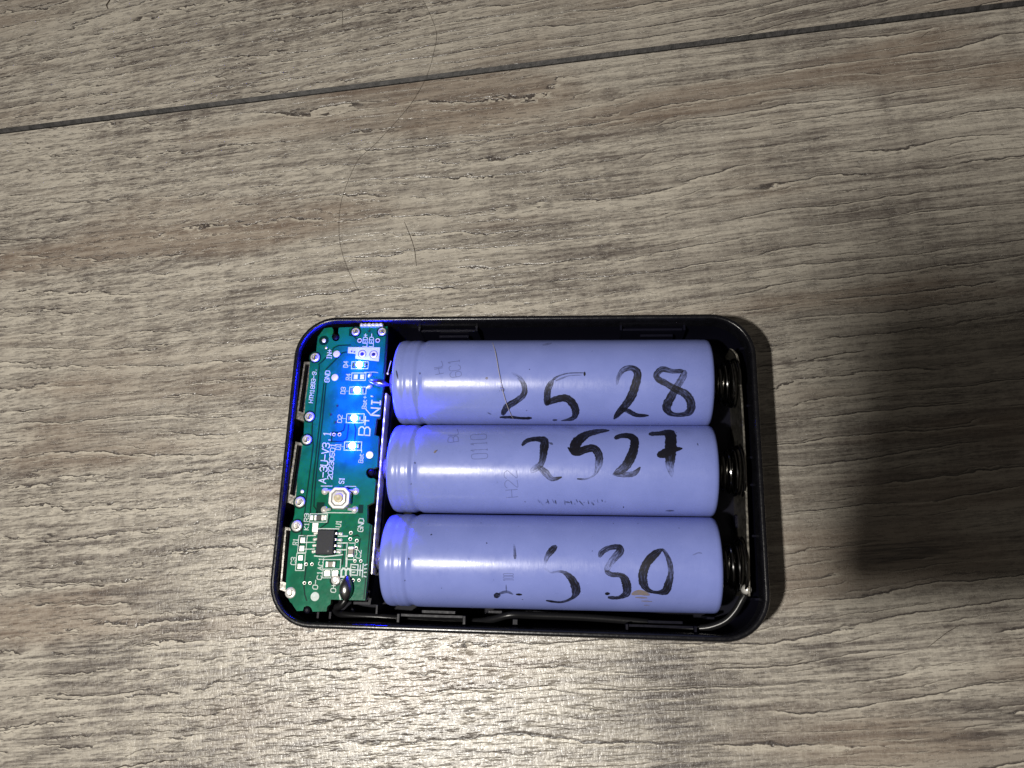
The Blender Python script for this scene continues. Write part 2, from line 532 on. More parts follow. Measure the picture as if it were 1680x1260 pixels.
# the wall between the board and the cells, and the pegs the board sits on
a, b = px(640, 648, 12.0), px(616, 945, 12.0)
mb = MB()
mb.prism([(a.x, a.y), (a.x + 0.8, a.y), (b.x + 0.8, b.y), (b.x, b.y)], FLOOR_Z - 0.1, 12.4, 0.15)
mb.build('divider', 'black_gloss', case)
a, b = px(612, 945, 11.0), px(604, 992, 11.0)
mb = MB()
mb.prism([(a.x, a.y), (a.x + 0.5, a.y), (b.x + 0.5, b.y), (b.x - 3, b.y), (b.x - 3, b.y + 0.5), (b.x, b.y + 0.5)], FLOOR_Z - 0.1, 11.2)
mb.build('divider', 'black_gloss', case)
ZB = 15.0
for u, v in ((551, 553), (504, 1001), (609, 775)):
    p = px(u, v, ZB)
    MB().lathe([(1.0, -12.7), (0.72, -0.6), (0.6, 0.1), (0.3, 0.25)], (p.x, p.y, ZB), 14).build('locating_peg', 'black_gloss', case, smooth=True)
# small mould marks that stand on the floor between the cells and the spring end
for u, v in ((1209, 705), (1217, 705), (1209, 855), (1218, 855)):
    p = px(u, v, 6.0)
    MB().box((p.x, p.y, 4.0), (0.7, 2.6, 4.0), 0.2).build('rib', 'black_gloss', case)

# ------------------------------------------------------------------ the three cells
CR, ZC, CL = 9.12, 12.0, 65.0
CELLS = [(-0.07, 18.45, -0.0022), (0.06, 0.03, 0.0036), (0.01, -18.48, 0.0068)]


def on_cell(i, u, v, off=0.0):
    """where the line of sight through u, v meets cell i"""
    ox, oy, yaw = CELLS[i]
    d = ROT @ Vector(((u - 840) / FPX, -(v - 630) / FPX, -1.0))
    Rz = Matrix.Rotation(-yaw, 3, 'Z')
    o = Rz @ (CAM - Vector((ox, oy, ZC))); d = Rz @ d
    r = CR + off
    A = d.y ** 2 + d.z ** 2; B = 2 * (o.y * d.y + o.z * d.z); C = o.y ** 2 + o.z ** 2 - r * r
    disc = B * B - 4 * A * C
    if disc < 0: disc = 0.0
    t = (-B - math.sqrt(disc)) / (2 * A)
    return Rz.inverted() @ (o + d * t) + Vector((ox, oy, ZC))


def ribbon(mb, i, pts, off, taper=True):
    """pts: pixel u, v, width px, ink"""
    sp = spline(pts, 7)
    arc = 0.0; prev = None; ncol = 6; rows = []
    base = len(mb.v)
    for k, (u, v, w, ink) in enumerate(sp):
        a = sp[max(k - 1, 0)]; b = sp[min(k + 1, len(sp) - 1)]
        tx, ty = b[0] - a[0], b[1] - a[1]; L = math.hypot(tx, ty) or 1.0
        nx, ny = -ty / L, tx / L
        if prev: arc += math.hypot(u - prev[0], v - prev[1]) / 8.4
        prev = (u, v)
        e = min(k, len(sp) - 1 - k) / 3.0
        ww = max(w, 0.4) * (0.45 + 0.55 * min(1.0, e)) if taper else max(w, 0.4)
        ww *= 1.0 + random.uniform(-0.07, 0.07)
        for c in range(ncol + 1):
            s = c / ncol - 0.5
            p = on_cell(i, u + nx * ww * s, v + ny * ww * s, off + 0.0012 * arc)
            mb.v.append(tuple(p)); mb.uv.append((arc + i * 31 + off * 900, c / ncol)); mb.ink.append(max(0.0, min(1.2, ink)))
    for k in range(len(sp) - 1):
        for c in range(ncol):
            q = base + k * (ncol + 1) + c
            mb.f.append((q, q + 1, q + ncol + 2, q + ncol + 1)); mb.mi.append(0)


ZA = (780, 540, 3.652)
ZCc = (760, 840, 3.818)
INK = {
    0: (ZA, [
        ('2', [[(215, 260, 10, .22), (262, 290, 22, .42), (292, 340, 30, .68), (290, 390, 32, .75), (245, 430, 36, .8), (190, 465, 36, .8), (160, 515, 32, .85)],
               [(145, 528, 14, .9), (215, 528, 16, .9), (280, 534, 14, .95), (338, 533, 17, 1.1)], [(152, 345, 14, .5), (172, 372, 24, .55)]]),
        ('5', [[(660, 268, 26, 1.2), (648, 268, 24, 1.1)], [(648, 262, 7, .75), (560, 264, 7, .55), (500, 280, 9, .6), (462, 305, 18, .7)], [(640, 275, 6, .5), (560, 280, 6, .4), (480, 310, 12, .55)],
               [(465, 305, 26, .55), (435, 360, 36, .8), (430, 430, 38, .9), (440, 455, 30, .9)],
               [(422, 448, 28, .85), (480, 422, 38, .9), (545, 415, 42, .95), (588, 455, 46, .95), (600, 500, 42, .9), (580, 535, 24, .8), (512, 549, 7, .7)], [(462, 546, 12, .7), (490, 544, 10, .7)]]),
        ('2', [[(848, 335, 10, .35), (855, 290, 22, .5), (885, 245, 30, .6), (935, 232, 34, .7), (970, 260, 44, .82), (965, 310, 48, .88), (935, 400, 50, .9), (895, 460, 42, .85), (855, 505, 36, .95), (828, 540, 12, .9)],
               [(865, 478, 24, .8), (910, 488, 26, .85), (965, 515, 24, .9), (1038, 518, 14, 1.0)]]),
        ('8', [[(1245, 250, 30, .8), (1180, 252, 26, .65), (1120, 240, 34, .7), (1085, 270, 34, .75), (1095, 300, 34, .8), (1140, 325, 36, .78), (1200, 360, 40, .78), (1260, 390, 46, .82), (1290, 440, 50, .82), (1285, 490, 44, .82), (1240, 512, 26, .8),
                (1175, 508, 28, .82), (1145, 470, 50, .88), (1170, 410, 48, .82), (1210, 340, 42, .58), (1245, 280, 38, .55), (1252, 245, 28, .65)]]),
    ]),
    1: (ZA, [
        ('2', [[(278, 698, 20, .85), (310, 668, 24, .9), (370, 658, 28, .95), (412, 672, 48, .95), (410, 720, 48, .95), (402, 780, 36, .78), (385, 815, 36, .55), (330, 855, 40, .3)],
               [(375, 820, 30, .45), (420, 860, 40, .55), (460, 898, 26, .55), (518, 886, 14, 1.0)], [(440, 680, 10, .6), (465, 690, 14, .6)]]),
        ('5', [[(802, 607, 12, 1.0), (740, 612, 26, .85), (670, 630, 40, .95), (620, 665, 56, 1.1), (595, 700, 60, 1.1), (590, 740, 44, 1.1)],
               [(552, 708, 10, .95), (600, 738, 44, 1.1), (660, 720, 44, .95), (710, 715, 44, .9), (740, 760, 46, .82), (735, 820, 40, .45), (710, 875, 12, .4), (660, 898, 9, .5), (608, 897, 12, .85)]]),
        ('2', [[(832, 655, 26, .9), (870, 640, 26, .95), (920, 640, 34, 1.05), (952, 665, 48, 1.1), (948, 720, 52, 1.05), (925, 780, 56, .95), (890, 830, 50, .7), (830, 868, 34, .55)],
               [(822, 868, 22, .55), (890, 872, 30, .6), (950, 865, 30, .6), (988, 826, 14, .95)]]),
        ('7', [[(1038, 628, 26, .9), (1100, 625, 24, .95), (1145, 620, 34, 1.1), (1190, 620, 30, 1.1)], [(1170, 606, 66, 1.2), (1170, 690, 66, 1.2), (1168, 760, 60, 1.0), (1165, 820, 46, .5), (1178, 888, 14, .25)],
               [(1088, 757, 30, 1.2), (1130, 745, 52, 1.2), (1190, 722, 34, 1.2), (1240, 715, 14, 1.2)]]),
    ]),
    2: (ZCc, [
        ('2', [[(318, 200, 8, .3), (322, 240, 14, .5), (325, 295, 20, .65)], [(192, 527, 36, .9), (232, 518, 28, .75)], [(215, 515, 14, .65), (270, 500, 16, .55), (312, 516, 10, .55)], [(330, 516, 14, 1.1), (368, 518, 12, 1.1)], [(268, 455, 6, .5), (270, 500, 9, .5)]]),
        ('5', [[(585, 212, 30, .75), (555, 240, 40, .82), (525, 280, 30, .55), (508, 335, 10, .2)], [(506, 350, 10, .2), (550, 377, 12, .3), (620, 375, 18, .6), (670, 410, 40, .85), (700, 460, 52, .92), (705, 500, 50, .8), (680, 540, 20, .8), (610, 565, 12, .8), (518, 555, 14, 1.1)]]),
        ('3', [[(852, 285, 24, .55), (870, 250, 34, .7), (915, 225, 30, .72), (975, 220, 34, .85), (980, 250, 50, .75), (945, 290, 44, .52), (905, 345, 36, .38), (900, 375, 30, .55)],
               [(888, 368, 26, .55), (930, 392, 30, .75), (980, 395, 30, .82), (1010, 420, 48, .9), (1025, 470, 54, .9), (1020, 510, 44, .85), (970, 537, 20, .85), (905, 535, 24, .85)], [(888, 512, 20, 1.1), (918, 512, 16, 1.1)]]),
        ('0', [[(1242, 235, 30, .85), (1195, 270, 50, .95), (1150, 320, 52, .95), (1125, 390, 54, .9), (1130, 450, 50, .85), (1160, 490, 28, .9), (1210, 504, 18, .9), (1265, 495, 46, .95), (1285, 450, 48, .9), (1300, 380, 34, .68), (1290, 310, 30, .72), (1265, 255, 20, .7), (1240, 230, 14, .8)]]),
    ]),
}
SMUDGE = {
    0: [('faint', [(890, 566, 4, .8), (905, 563, 4, .8)], ), ('ink', [(868, 606, 1.6, 1.1), (869.5, 606, 1.6, 1.1)]), ('ink', [(800, 677, 2, .7), (806, 680, 2, .6)]), ('tan', [(797, 622, 5, .7), (800, 619, 4, .7)]), ('ink', [(650, 608, 3, .8), (653, 622, 2.5, .6)])],
    1: [('ink', [(883 + k * 5.6 + random.uniform(-3, 3) + (8 if k > 5 else 0), 822 + random.uniform(-4, 4), random.uniform(1.2, 3.4), random.uniform(.3, .75)), (886 + k * 5.6 + random.uniform(-3, 3) + (8 if k > 5 else 0), 826 + random.uniform(-4, 5), random.uniform(1.0, 3.0), random.uniform(.3, .7))]) for k in range(19)]
       + [('ink', [(1022, 832, 2.2, 1.1), (1024, 832, 2.2, 1.1)]), ('ink', [(1092, 838, 3, .5), (1106, 838, 3, .5)]), ('ink', [(1144, 727, 1.5, .9), (1145.5, 731, 1.5, .9)]), ('tan', [(712, 743, 4, .9), (716, 739, 3, .9)]), ('ink', [(714, 741, 1.6, .9), (718, 738, 1.4, .9)])],
    2: [('tan', [(1036, 975, 6, .75), (1050, 972, 9, .85), (1066, 976, 6, .75)]), ('tan', [(1042, 980, 3, .7), (1062, 981, 3, .7)]), ('tan', [(1052, 986, 2.5, .6), (1070, 987, 2.5, .6)]), ('tan', [(1056, 993, 2, .5), (1066, 993, 2, .5)]),
        ('ink', [(706, 878, 2, .9), (709, 876, 1.8, .9)]), ('ink', [(798, 890, 2, 1), (799, 892, 2, 1)]), ('ink', [(702, 860, 1.5, .9), (703, 860, 1.5, .9)]), ('ink', [(788.5, 858, 1.5, .9), (789.5, 858, 1.5, .9)]), ('ink', [(724, 965, 1.5, .9), (725, 965, 1.5, .9)]),
        ('faint', [(1136, 911, 2, .9), (1146, 907, 2.5, .9), (1152, 908, 2, .9)]), ('ink', [(971, 904, 1.4, .9), (972.4, 904, 1.4, .9)])],
}

# stroke lettering on a 4 x 6 grid
FONT = {
    '0': ['10 01 05 16 36 45 41 30 10'], '1': ['15 26 20', '10 30'], '2': ['05 16 36 45 44 00 40'], '3': ['05 16 36 45 44 33 13', '33 42 41 30 10 01'], '4': ['30 36 02 42'],
    '5': ['46 06 03 33 42 41 30 10 01'], '6': ['45 36 16 05 01 10 30 41 42 33 03'], '7': ['06 46 10'], '8': ['13 04 05 16 36 45 44 33 13 02 01 10 30 41 42 33'], '9': ['01 10 30 41 45 36 16 05 04 13 43'],
    'A': ['00 26 40', '12 32'], 'B': ['00 06 36 45 44 33 03', '33 42 41 30 00'], 'C': ['45 36 16 05 01 10 30 41'], 'D': ['00 06 26 45 41 20 00'], 'E': ['46 06 00 40', '03 33'],
    'G': ['45 36 16 05 01 10 30 41 43 23'], 'H': ['00 06', '40 46', '03 43'], 'I': ['10 30', '20 26', '16 36'], 'K': ['00 06', '46 03 40'], 'L': ['06 00 40'], 'M': ['00 06 23 46 40'],
    'N': ['00 06 40 46'], 'O': ['10 01 05 16 36 45 41 30 10'], 'R': ['00 06 36 45 44 33 03', '23 40'], 'S': ['45 36 16 05 04 13 33 42 41 30 10 01'], 'T': ['06 46', '26 20'], 'U': ['06 01 10 30 41 46'],
    'V': ['06 20 46'], '+': ['03 43', '21 25'], '-': ['03 43'], '.': ['20 21'], '/': ['00 46'], 'a': ['04 34 43 40 10 01 12 42'], 't': ['15 11 20 30', '04 34'],
}
BLACK_SIGN = [[(.4, 3.3), (.4, 6), (3.6, 6), (3.6, 3.3), (.4, 3.3)], [(2, 6), (2, 1.3)], [(1.2, 5.3), (1.3, 4.3)], [(2.8, 5.3), (2.7, 4.3)], [(.4, 2.4), (3.6, 2.4)], [(0, 1.4), (4, 1.4)], [(.3, .8), (.1, 0)], [(1.4, .8), (1.5, 0)], [(2.5, .8), (2.6, 0)], [(3.6, .8), (3.9, 0)]]


def glyph(c):
    if c == '#': return BLACK_SIGN
    return [[(int(q[0]), int(q[1])) for q in s.split()] for s in FONT[c]]


def text_lines(txt, p0, p1, h):
    """polylines in pixels: the line runs from p0 to p1, letters rise to its left"""
    L = math.hypot(p1[0] - p0[0], p1[1] - p0[1]); tx, ty = (p1[0] - p0[0]) / L, (p1[1] - p0[1]) / L
    nx, ny = ty, -tx                        # left of the running direction, pixel y runs down
    pitch = L / (len(txt) * 1.0 - 0.22); out = []
    for k, c in enumerate(txt):
        for s in glyph(c):
            out.append([(p0[0] + tx * pitch * (k + 0.78 * a / 4) + nx * h * b / 6, p0[1] + ty * pitch * (k + 0.78 * a / 4) + ny * h * b / 6) for a, b in s])
    return out


CELL_LABELS = ['lavender cylindrical battery cell numbered 2528 in black marker, along the far wall',
               'lavender cylindrical battery cell numbered 2527 in black marker, between two other cells',
               'lavender cylindrical battery cell numbered 2530 in faded marker, beside the black wire']
CODE = {0: [('HL', (728, 612), (724, 592), 14), ('6C1', (757, 617), (753, 588), 18)],
        1: [('BL', (752, 724), (750, 704), 16), ('0110', (800, 752), (798, 712), 26), ('H22', (850, 815), (847, 772), 20)],
        2: [('100', (842, 953), (842, 941), 16)]}
for i, (ox, oy, yaw) in enumerate(CELLS):
    cell = thing('battery_cell', (ox, oy, ZC - CR), CELL_LABELS[i], 'battery', 'lavender battery cells lying in the case')
    Rz = Matrix.Rotation(yaw, 3, 'Z')
    def put(x, r, a):
        return tuple(Rz @ Vector((x, r * math.cos(a), r * math.sin(a))) + Vector((ox, oy, ZC)))
    def rev(prof, name, mat, parent, cap=False):
        mb = MB(); seg = 112
        rings = [[put(-CL / 2 + x, r, 2 * math.pi * k / seg) for k in range(seg)] for x, r in prof]
        mb.quadstrip(rings)
        if cap: mb.poly(rings[0]); mb.poly(rings[-1])
        return mb.build(name, mat, parent, smooth=True)
    wprof = [(0.35, 6.6), (0.12, 7.2), (0.02, 7.9), (0.08, 8.45), (0.32, 8.82), (0.75, 9.02), (1.3, 9.09), (1.9, 9.08), (2.25, 8.98), (2.55, 8.96), (2.9, 9.05), (3.3, 9.08), (3.7, 9.03), (4.0, 9.04), (4.3, 9.08), (4.7, 9.04),
             (5.05, 8.86), (5.4, 8.76), (5.8, 8.86), (6.15, 9.04), (6.6, 9.11), (7.5, CR), (20, CR), (35, CR), (50, CR), (62, CR), (63.9, CR - 0.01), (64.4, 9.03), (64.75, 8.8), (64.95, 8.4), (65.0, 7.9), (64.97, 7.2)]
    rev(wprof, 'wrap', 'wrap', cell)
    rev([(0.9, 0.01), (0.9, 6.8), (0.6, 8.0)], 'insulator_ring', 'insulator', cell, True)
    rev([(-0.7, 0.01), (-0.7, 2.4), (-0.5, 2.8), (0.95, 3.1)], 'positive_cap', 'steel', cell)
    rev([(64.0, 8.6), (64.7, 8.0), (64.72, 0.01)], 'negative_end', 'steel', cell)
    # handwriting
    (zx, zy, zs), digits = INK[i]
    off = 0.030
    for name, strokes in digits:
        mb = MB(); mb.uv, mb.ink = [], []
        for s in strokes:
            ribbon(mb, i, [(zx + a / zs, zy + b / zs, w / zs * 1.13, k) for a, b, w, k in s], off); off += 0.006
        mb.build('handwritten_digit', 'ink', cell)
    for code in CODE[i]:
        mb = MB(); mb.uv, mb.ink = [], []
        for s in text_lines(*code):
            ribbon(mb, i, [(a, b, 1.5, 0.85) for a, b in s], 0.022, False)
        mb.build('faded_code', 'faint', cell)
    for mat, s in SMUDGE[i]:
        mb = MB(); mb.uv, mb.ink = [], []
        ribbon(mb, i, s, 0.026)
        mb.build('smudge', mat, cell)

# ------------------------------------------------------------------ the circuit board
OUT = [(532, 538.6), (544, 537), (546.5, 540), (546.8, 546), (545.0, 549), (544.3, 553), (545.5, 557), (548, 559.3), (551, 560), (554, 559.3), (556.4, 557), (557.3, 553), (556.6, 549.5), (555, 546.5), (555.3, 540), (556.6, 537.4), (590, 536.4), (635.7, 535.7),
       (633, 575), (629, 628), (625.5, 660), (622.5, 685.5), (617.3, 687), (614, 714), (621, 715.5), (619.6, 750), (618.5, 766), (612, 768.5), (608, 767.6), (603.5, 769), (600.6, 773), (600.6, 778.5), (603.5, 783), (608, 785), (613, 784.5), (616.5, 787),
       (613, 824), (602.8, 829), (602.2, 857), (610, 862), (604.5, 930), (599, 985), (573, 984.5), (543, 983.5), (542, 991), (537, 995), (535.5, 1003), (513, 1003.5), (511, 998), (507.5, 994.7), (503, 994), (498.5, 996), (497, 1002), (487, 1002.5),
       (482, 995), (479, 990), (476, 988), (471, 977), (468.2, 966.7), (472, 920), (476.7, 871), (483, 845), (487.9, 784), (498, 717), (500.7, 660), (505.7, 628.6), (508.6, 593), (518.6, 577), (521.4, 553)]
bc = px(550, 770, ZB)
board = thing('circuit_board', (bc.x, bc.y, ZB - 1.2), 'green printed circuit board with four lit blue LEDs beside the cells', 'circuit board')
bp = [px(u, v, ZB) for u, v in OUT]
mb = MB(); mb.prism([(p.x, p.y) for p in bp], ZB - 1.2, ZB, 0.0, 0, 1)
mb.build('substrate', ['pcb', 'pcb_edge'], board)


def flat_line(mb, pts, w, z):
    """flat printed line through world points, width w mm"""
    P = [Vector((p[0], p[1], 0)) for p in pts]
    for k in range(len(P) - 1):
        d = P[k + 1] - P[k]
        if d.length < 1e-6: continue
        d.normalize(); n = Vector((-d.y, d.x, 0)) * w / 2; e = d * w * 0.42
        a, b = P[k] - e, P[k + 1] + e
        zz = z + 0.0016 * (len(mb.f) % 5)
        mb.poly([(a.x - n.x, a.y - n.y, zz), (b.x - n.x, b.y - n.y, zz), (b.x + n.x, b.y + n.y, zz), (a.x + n.x, a.y + n.y, zz)])


SILK = [('HTM1893-9.', (513, 661), (519.8, 605), 6.4, 1.1), ('IN+', (543.8, 589.3), (544.8, 573.6), 7.5, 1.2), ('GND', (540, 627), (541.6, 609), 7.5, 1.2), ('D4', (570.5, 603), (571.3, 593), 7, 1.0), ('R4', (574.7, 623.6), (575.4, 613.6), 7, 1.0),
        ('D3', (566, 646.4), (567, 635.7), 7, 1.0), ('LED+', (602, 569), (603.5, 548), 7, 1.2), ('LED-', (612.5, 569), (613.5, 548), 7, 1.2), ('Bat+', (600.5, 670.7), (602.3, 650), 6.5, 0.9), ('D2', (560.5, 693.6), (561.8, 681.4), 7, 1.0),
        ('B+', (606.5, 714.5), (608.5, 684), 18, 2.0), ('NI', (622.5, 682), (624.5, 655), 14, 2.4), ('A-3U-V3.1', (534.5, 793), (543, 708.6), 11.5, 1.6), ('20230501', (544.8, 786.5), (550.5, 728), 7.5, 1.2), ('D1', (558.6, 738), (559.6, 728), 8, 1.0),
        ('Bat-', (595.3, 759.3), (597, 738.6), 7, 0.9), ('S1', (564, 793.6), (565, 784.3), 8, 1.2), ('R3', (506, 855.8), (507, 843), 7, 1.2), ('K1', (506, 869.5), (507, 858), 7, 1.2), ('U1', (559, 864.8), (560, 854.3), 8, 1.3),
        ('GND', (595.3, 872.4), (597.3, 851.4), 8.5, 1.3), ('R1', (488, 894), (489, 884), 7.5, 1.2), ('C3', (485, 926.7), (486, 915), 8, 1.2), ('C1', (530, 928), (531.2, 915), 7.5, 1.2), ('C1A', (527.4, 951), (529.4, 929.5), 7.5, 1.3),
        ('C2', (591.6, 916), (593, 903), 8, 1.3), ('O-', (521, 966.7), (522, 952), 8, 1.3), ('O+', (550.6, 972), (551.8, 958), 8, 1.3), ('B-', (574.6, 947), (576.4, 916), 15, 3.0), ('#', (600.5, 947), (602, 925.5), 26, 1.7)]
for t, p0, p1, h, w in SILK:
    mb = MB()
    for s in text_lines(t, p0, p1, h):
        flat_line(mb, [px(a, b, ZB) for a, b in s], w / 8.1, ZB + 0.03)
    mb.build('printed_text', 'silk', board)


def rect_px(u0, u1, v0, v1, k=0.0):
    """a board-aligned rectangle: the board's columns lean with its left edge"""
    def s(v): return -(v - (v0 + v1) / 2) * 0.085
    return [(u0 + s(v0), v0), (u1 + s(v0), v0), (u1 + s(v1), v1), (u0 + s(v1), v1)]


def outline(u0, u1, v0, v1, w=1.2):
    mb = MB(); r = rect_px(u0, u1, v0, v1)
    flat_line(mb, [px(a, b, ZB) for a, b in r + r[:1]], w / 8.1, ZB + 0.03)
    return mb.build('printed_outline', 'silk', board)


for r in ((577, 604, 593.6, 605), (573.6, 600.7, 635, 646.4), (568.6, 597, 679, 693.6), (565, 593, 725, 738.6), (577, 600, 612, 624), (508.5, 536.7, 843, 856.6), (489.5, 503, 878.7, 906.7), (486, 500, 908, 936), (568.7, 581.4, 891, 918), (530, 558.6, 918, 933.6), (530, 543.5, 934, 948)):
    outline(*r)
mb = MB()
for s in ([(600.7, 672), (608.5, 681)],): flat_line(mb, [px(a, b, ZB) for a, b in s], 0.2, ZB + 0.03)
mb.build('printed_text', 'silk', board)
for s, w in (([(522, 867.5), (556, 867.8)], 1.8), ([(516, 912), (532, 913.5), (546, 912), (562, 910)], 1.8), ([(499, 879), (518, 878.6)], 1.5), ([(500, 890), (517, 889.6)], 1.5), ([(500, 901), (516, 900.7)], 1.5), ([(555, 879.8), (570, 879.6)], 1.8),
             ([(554, 891), (572, 890.7)], 1.8), ([(553, 902), (568, 902)], 1.8), ([(598, 611), (614, 610.5), (620, 611.5)], 1.0), ([(563, 600.5), (577, 600)], .5), ([(561, 642), (573.6, 641.5)], .5), ([(557, 687), (568.6, 686.6)], .5), ([(553, 733), (565, 732.6)], .5),
             ([(527, 797.5), (545, 797.5)], 1.2), ([(566, 798), (584, 798)], 1.0), ([(533, 841), (583, 841.5)], 1.4), ([(560, 952), (569, 950.5)], 2.4), ([(560.5, 952), (558.5, 961)], 1.6), ([(557, 976), (558.4, 983)], 2.0)):
    mb = MB(); flat_line(mb, [px(a, b, ZB) for a, b in s], w / 8.1, ZB + 0.03); mb.build('printed_line', 'silk', board)

# copper edges showing as dark lines in the mask
TR = [[(535, 629), (529, 690), (521, 760), (517, 800), (515, 830), (520, 838), (519, 852)], [(531.5, 629), (525, 690), (517, 760), (512.5, 800), (509, 842)], [(524, 600), (521, 640), (516.5, 680), (513, 688), (512, 712), (514, 730), (509, 770), (503, 815), (499, 850), (494, 880), (490, 905)],
      [(568, 577.5), (562, 579), (535, 606)], [(523, 598), (531, 591), (549, 570), (556, 567), (575, 566)], [(543.5, 724), (545.2, 709), (556, 709.5), (564, 706), (566, 696)], [(543.5, 724), (562, 724.5), (569, 720), (571, 708), (572, 697)], [(634, 545), (629.5, 612)], [(574, 540), (573.5, 550), (580, 551.5), (586, 557)],
      [(607.5, 862), (602, 930), (597, 982)], [(589, 880), (586.5, 878), (579, 880)], [(591, 884), (588, 905)], [(565, 892), (561.5, 926)], [(503.5, 920), (498.5, 960), (500, 975), (503, 985)], [(537, 858), (526, 866)], [(541, 845), (538, 858)], [(580, 690), (584, 705), (582, 722)]]
for s in TR:
    mb = MB(); flat_line(mb, [px(a, b, ZB) for a, b in s], 0.27, ZB + 0.012); mb.build('trace', 'trace', board)
# dark clearances round some pads
for u, v, r in ((531.4, 558.6, 9), (583.6, 544.3, 10), (627, 544.3, 10), (507.9, 683.6, 11), (503.6, 721.4, 11), (492, 823.6, 11.5), (517, 586.4, 11), (487, 863, 12), (551, 951.4, 10.5)):
    p = px(u, v, ZB); MB().lathe([(r / 8.1, 0.004), (r / 8.1 * 0.5, 0.022)], (p.x, p.y, ZB), 20).build('pad_clearance', 'trace', board)

# test pads
for u, v, r, m in ((552, 580.7, 6.2, 'pad'), (549.3, 619.3, 6.2, 'pad'), (606.4, 746.4, 6.2, 'pad'), (516.7, 978.7, 7.2, 'silk'), (531.4, 558.6, 3.8, 'pad'), (535, 570.7, 2.2, 'pad'), (495.7, 806.4, 3.0, 'pad')):
    p = px(u, v, ZB); MB().lathe([(r / 8.1, 0.0), (r / 8.1 - 0.05, 0.045), (r / 8.1 * 0.5, 0.06)], (p.x, p.y, ZB), 24).build('test_pad', m, board, smooth=True)
# vias: a tinned ring round a dark hole
for u, v, r in ((590, 558.6, 4.2), (619.7, 558.6, 4.2), (606, 543, 2.2), (553.6, 665.7, 2.3), (542.9, 680, 2.3), (550.7, 692.9, 2.3), (547.9, 712.9, 3.0), (557, 712.9, 3.2), (575.7, 874.3, 3.0), (574.8, 884.4, 3.0), (585.4, 887.2, 3.0), (584.3, 899.5, 3.0),
                (582.4, 920.4, 2.6), (592, 920.4, 2.6), (502.4, 925.7, 2.8), (512, 925.7, 2.8), (499.5, 956.6, 2.8), (508.7, 956.6, 2.8), (579.5, 952, 2.6), (589, 952, 2.6), (577, 576.5, 1.6), (581.5, 577.5, 1.6)):
    p = px(u, v, ZB); q = r / 8.1
    via = part_empty('via', (p.x, p.y, ZB), board)
    MB().lathe([(q, 0.0), (q * 0.92, 0.05), (q * 0.66, 0.05), (q * 0.6, 0.038)], (p.x, p.y, ZB), 14).build('ring', 'trace' if q < 0.3 else 'pad', via, smooth=True)
    MB().lathe([(q * 0.66, 0.05), (q * 0.4, 0.056)], (p.x, p.y, ZB), 12).build('hole', 'hole', via)

# solder joints of the sockets and of the torch lamp
for u, v, r in ((583.6, 544.3, 7.2), (627, 544.3, 7.2), (517, 586.4, 8.2), (507.9, 683.6, 8.2), (503.6, 721.4, 8.2), (492, 823.6, 8.8), (487, 863, 9.2), (476.7, 972.4, 9.0), (551, 951.4, 7.6)):
    p = px(u, v, ZB); q = r / 8.1
    sj = part_empty('solder_joint', (p.x, p.y, ZB), board)
    MB().lathe([(q, 0.0), (q * 0.97, 0.12), (q * 0.8, 0.24), (q * 0.66, 0.26), (q * 0.6, 0.18)], (p.x, p.y, ZB), 22).build('fillet', 'solder', sj, smooth=True)
    mb = MB(); mb.box((p.x + 0.08, p.y - 0.05, ZB + 0.16), (q * 0.5, q * 0.85, 0.5), 0.1, random.uniform(-0.3, 0.3))
    mb.build('pin', 'dull_steel', sj)
    MB().lathe([(q * 0.64, 0.20), (q * 0.4, 0.17), (q * 0.1, 0.16)], (p.x, p.y, ZB), 16).build('well', 'switch_dark', sj)

# LED+ / LED- white field with two plated rings
mb = MB()
fp = [(571.4, 569.6), (623.6, 570), (621.4, 592.9), (583, 588.6), (583.6, 580.7), (570.7, 579.3)]
mb.prism([tuple(px(a, b, ZB))[:2] for a, b in fp], ZB + 0.005, ZB + 0.03)
mb.build('printed_field', 'silk', board)
for u, v in ((594.3, 580.7), (612.9, 581.4)):
    p = px(u, v, ZB)
    via = part_empty('via', (p.x, p.y, ZB), board)
    MB().lathe([(0.90, 0.034), (0.80, 0.036)], (p.x, p.y, ZB), 22).build('clearance', 'trace', via)
    MB().lathe([(0.78, 0.045), (0.7, 0.075), (0.42, 0.075), (0.38, 0.06)], (p.x, p.y, ZB), 22).build('ring', 'pad', via, smooth=True)
    MB().lathe([(0.42, 0.08), (0.2, 0.085)], (p.x, p.y, ZB), 16).build('hole', 'hole', via)


# chip parts: resistors, capacitors, bare pads
def smd(name, u0, u1, v0, v1, h, body, along='u'):
    r = rect_px(u0, u1, v0, v1)
    c = [px(a, b, ZB + h) for a, b in r]
    root = part_empty(name, tuple((c[0] + c[2]) / 2 - Vector((0, 0, h))), board)
    def sub(t0, t1, hh, nm, mat):
        if along == 'u':
            q = [c[0].lerp(c[1], t0), c[0].lerp(c[1], t1), c[3].lerp(c[2], t1), c[3].lerp(c[2], t0)]
        else:
            q = [c[0].lerp(c[3], t0), c[1].lerp(c[2], t0), c[1].lerp(c[2], t1), c[0].lerp(c[3], t1)]
        mb = MB(); mb.prism([(p.x, p.y) for p in q], ZB, ZB + hh, 0.06); mb.build(nm, mat, root)
    sub(0.24, 0.76, h, 'body', body)
    sub(0.0, 0.235, h * 1.02, 'end_cap', 'solder'); sub(0.765, 1.0, h * 1.02, 'end_cap', 'solder')
smd('resistor', 515.5, 531, 845, 854, 0.45, 'resistor')
smd('capacitor', 534.5, 549.5, 921.5, 930.5, 0.6, 'cap')
smd('capacitor', 571, 579.5, 897, 913.5, 0.6, 'cap', 'v')
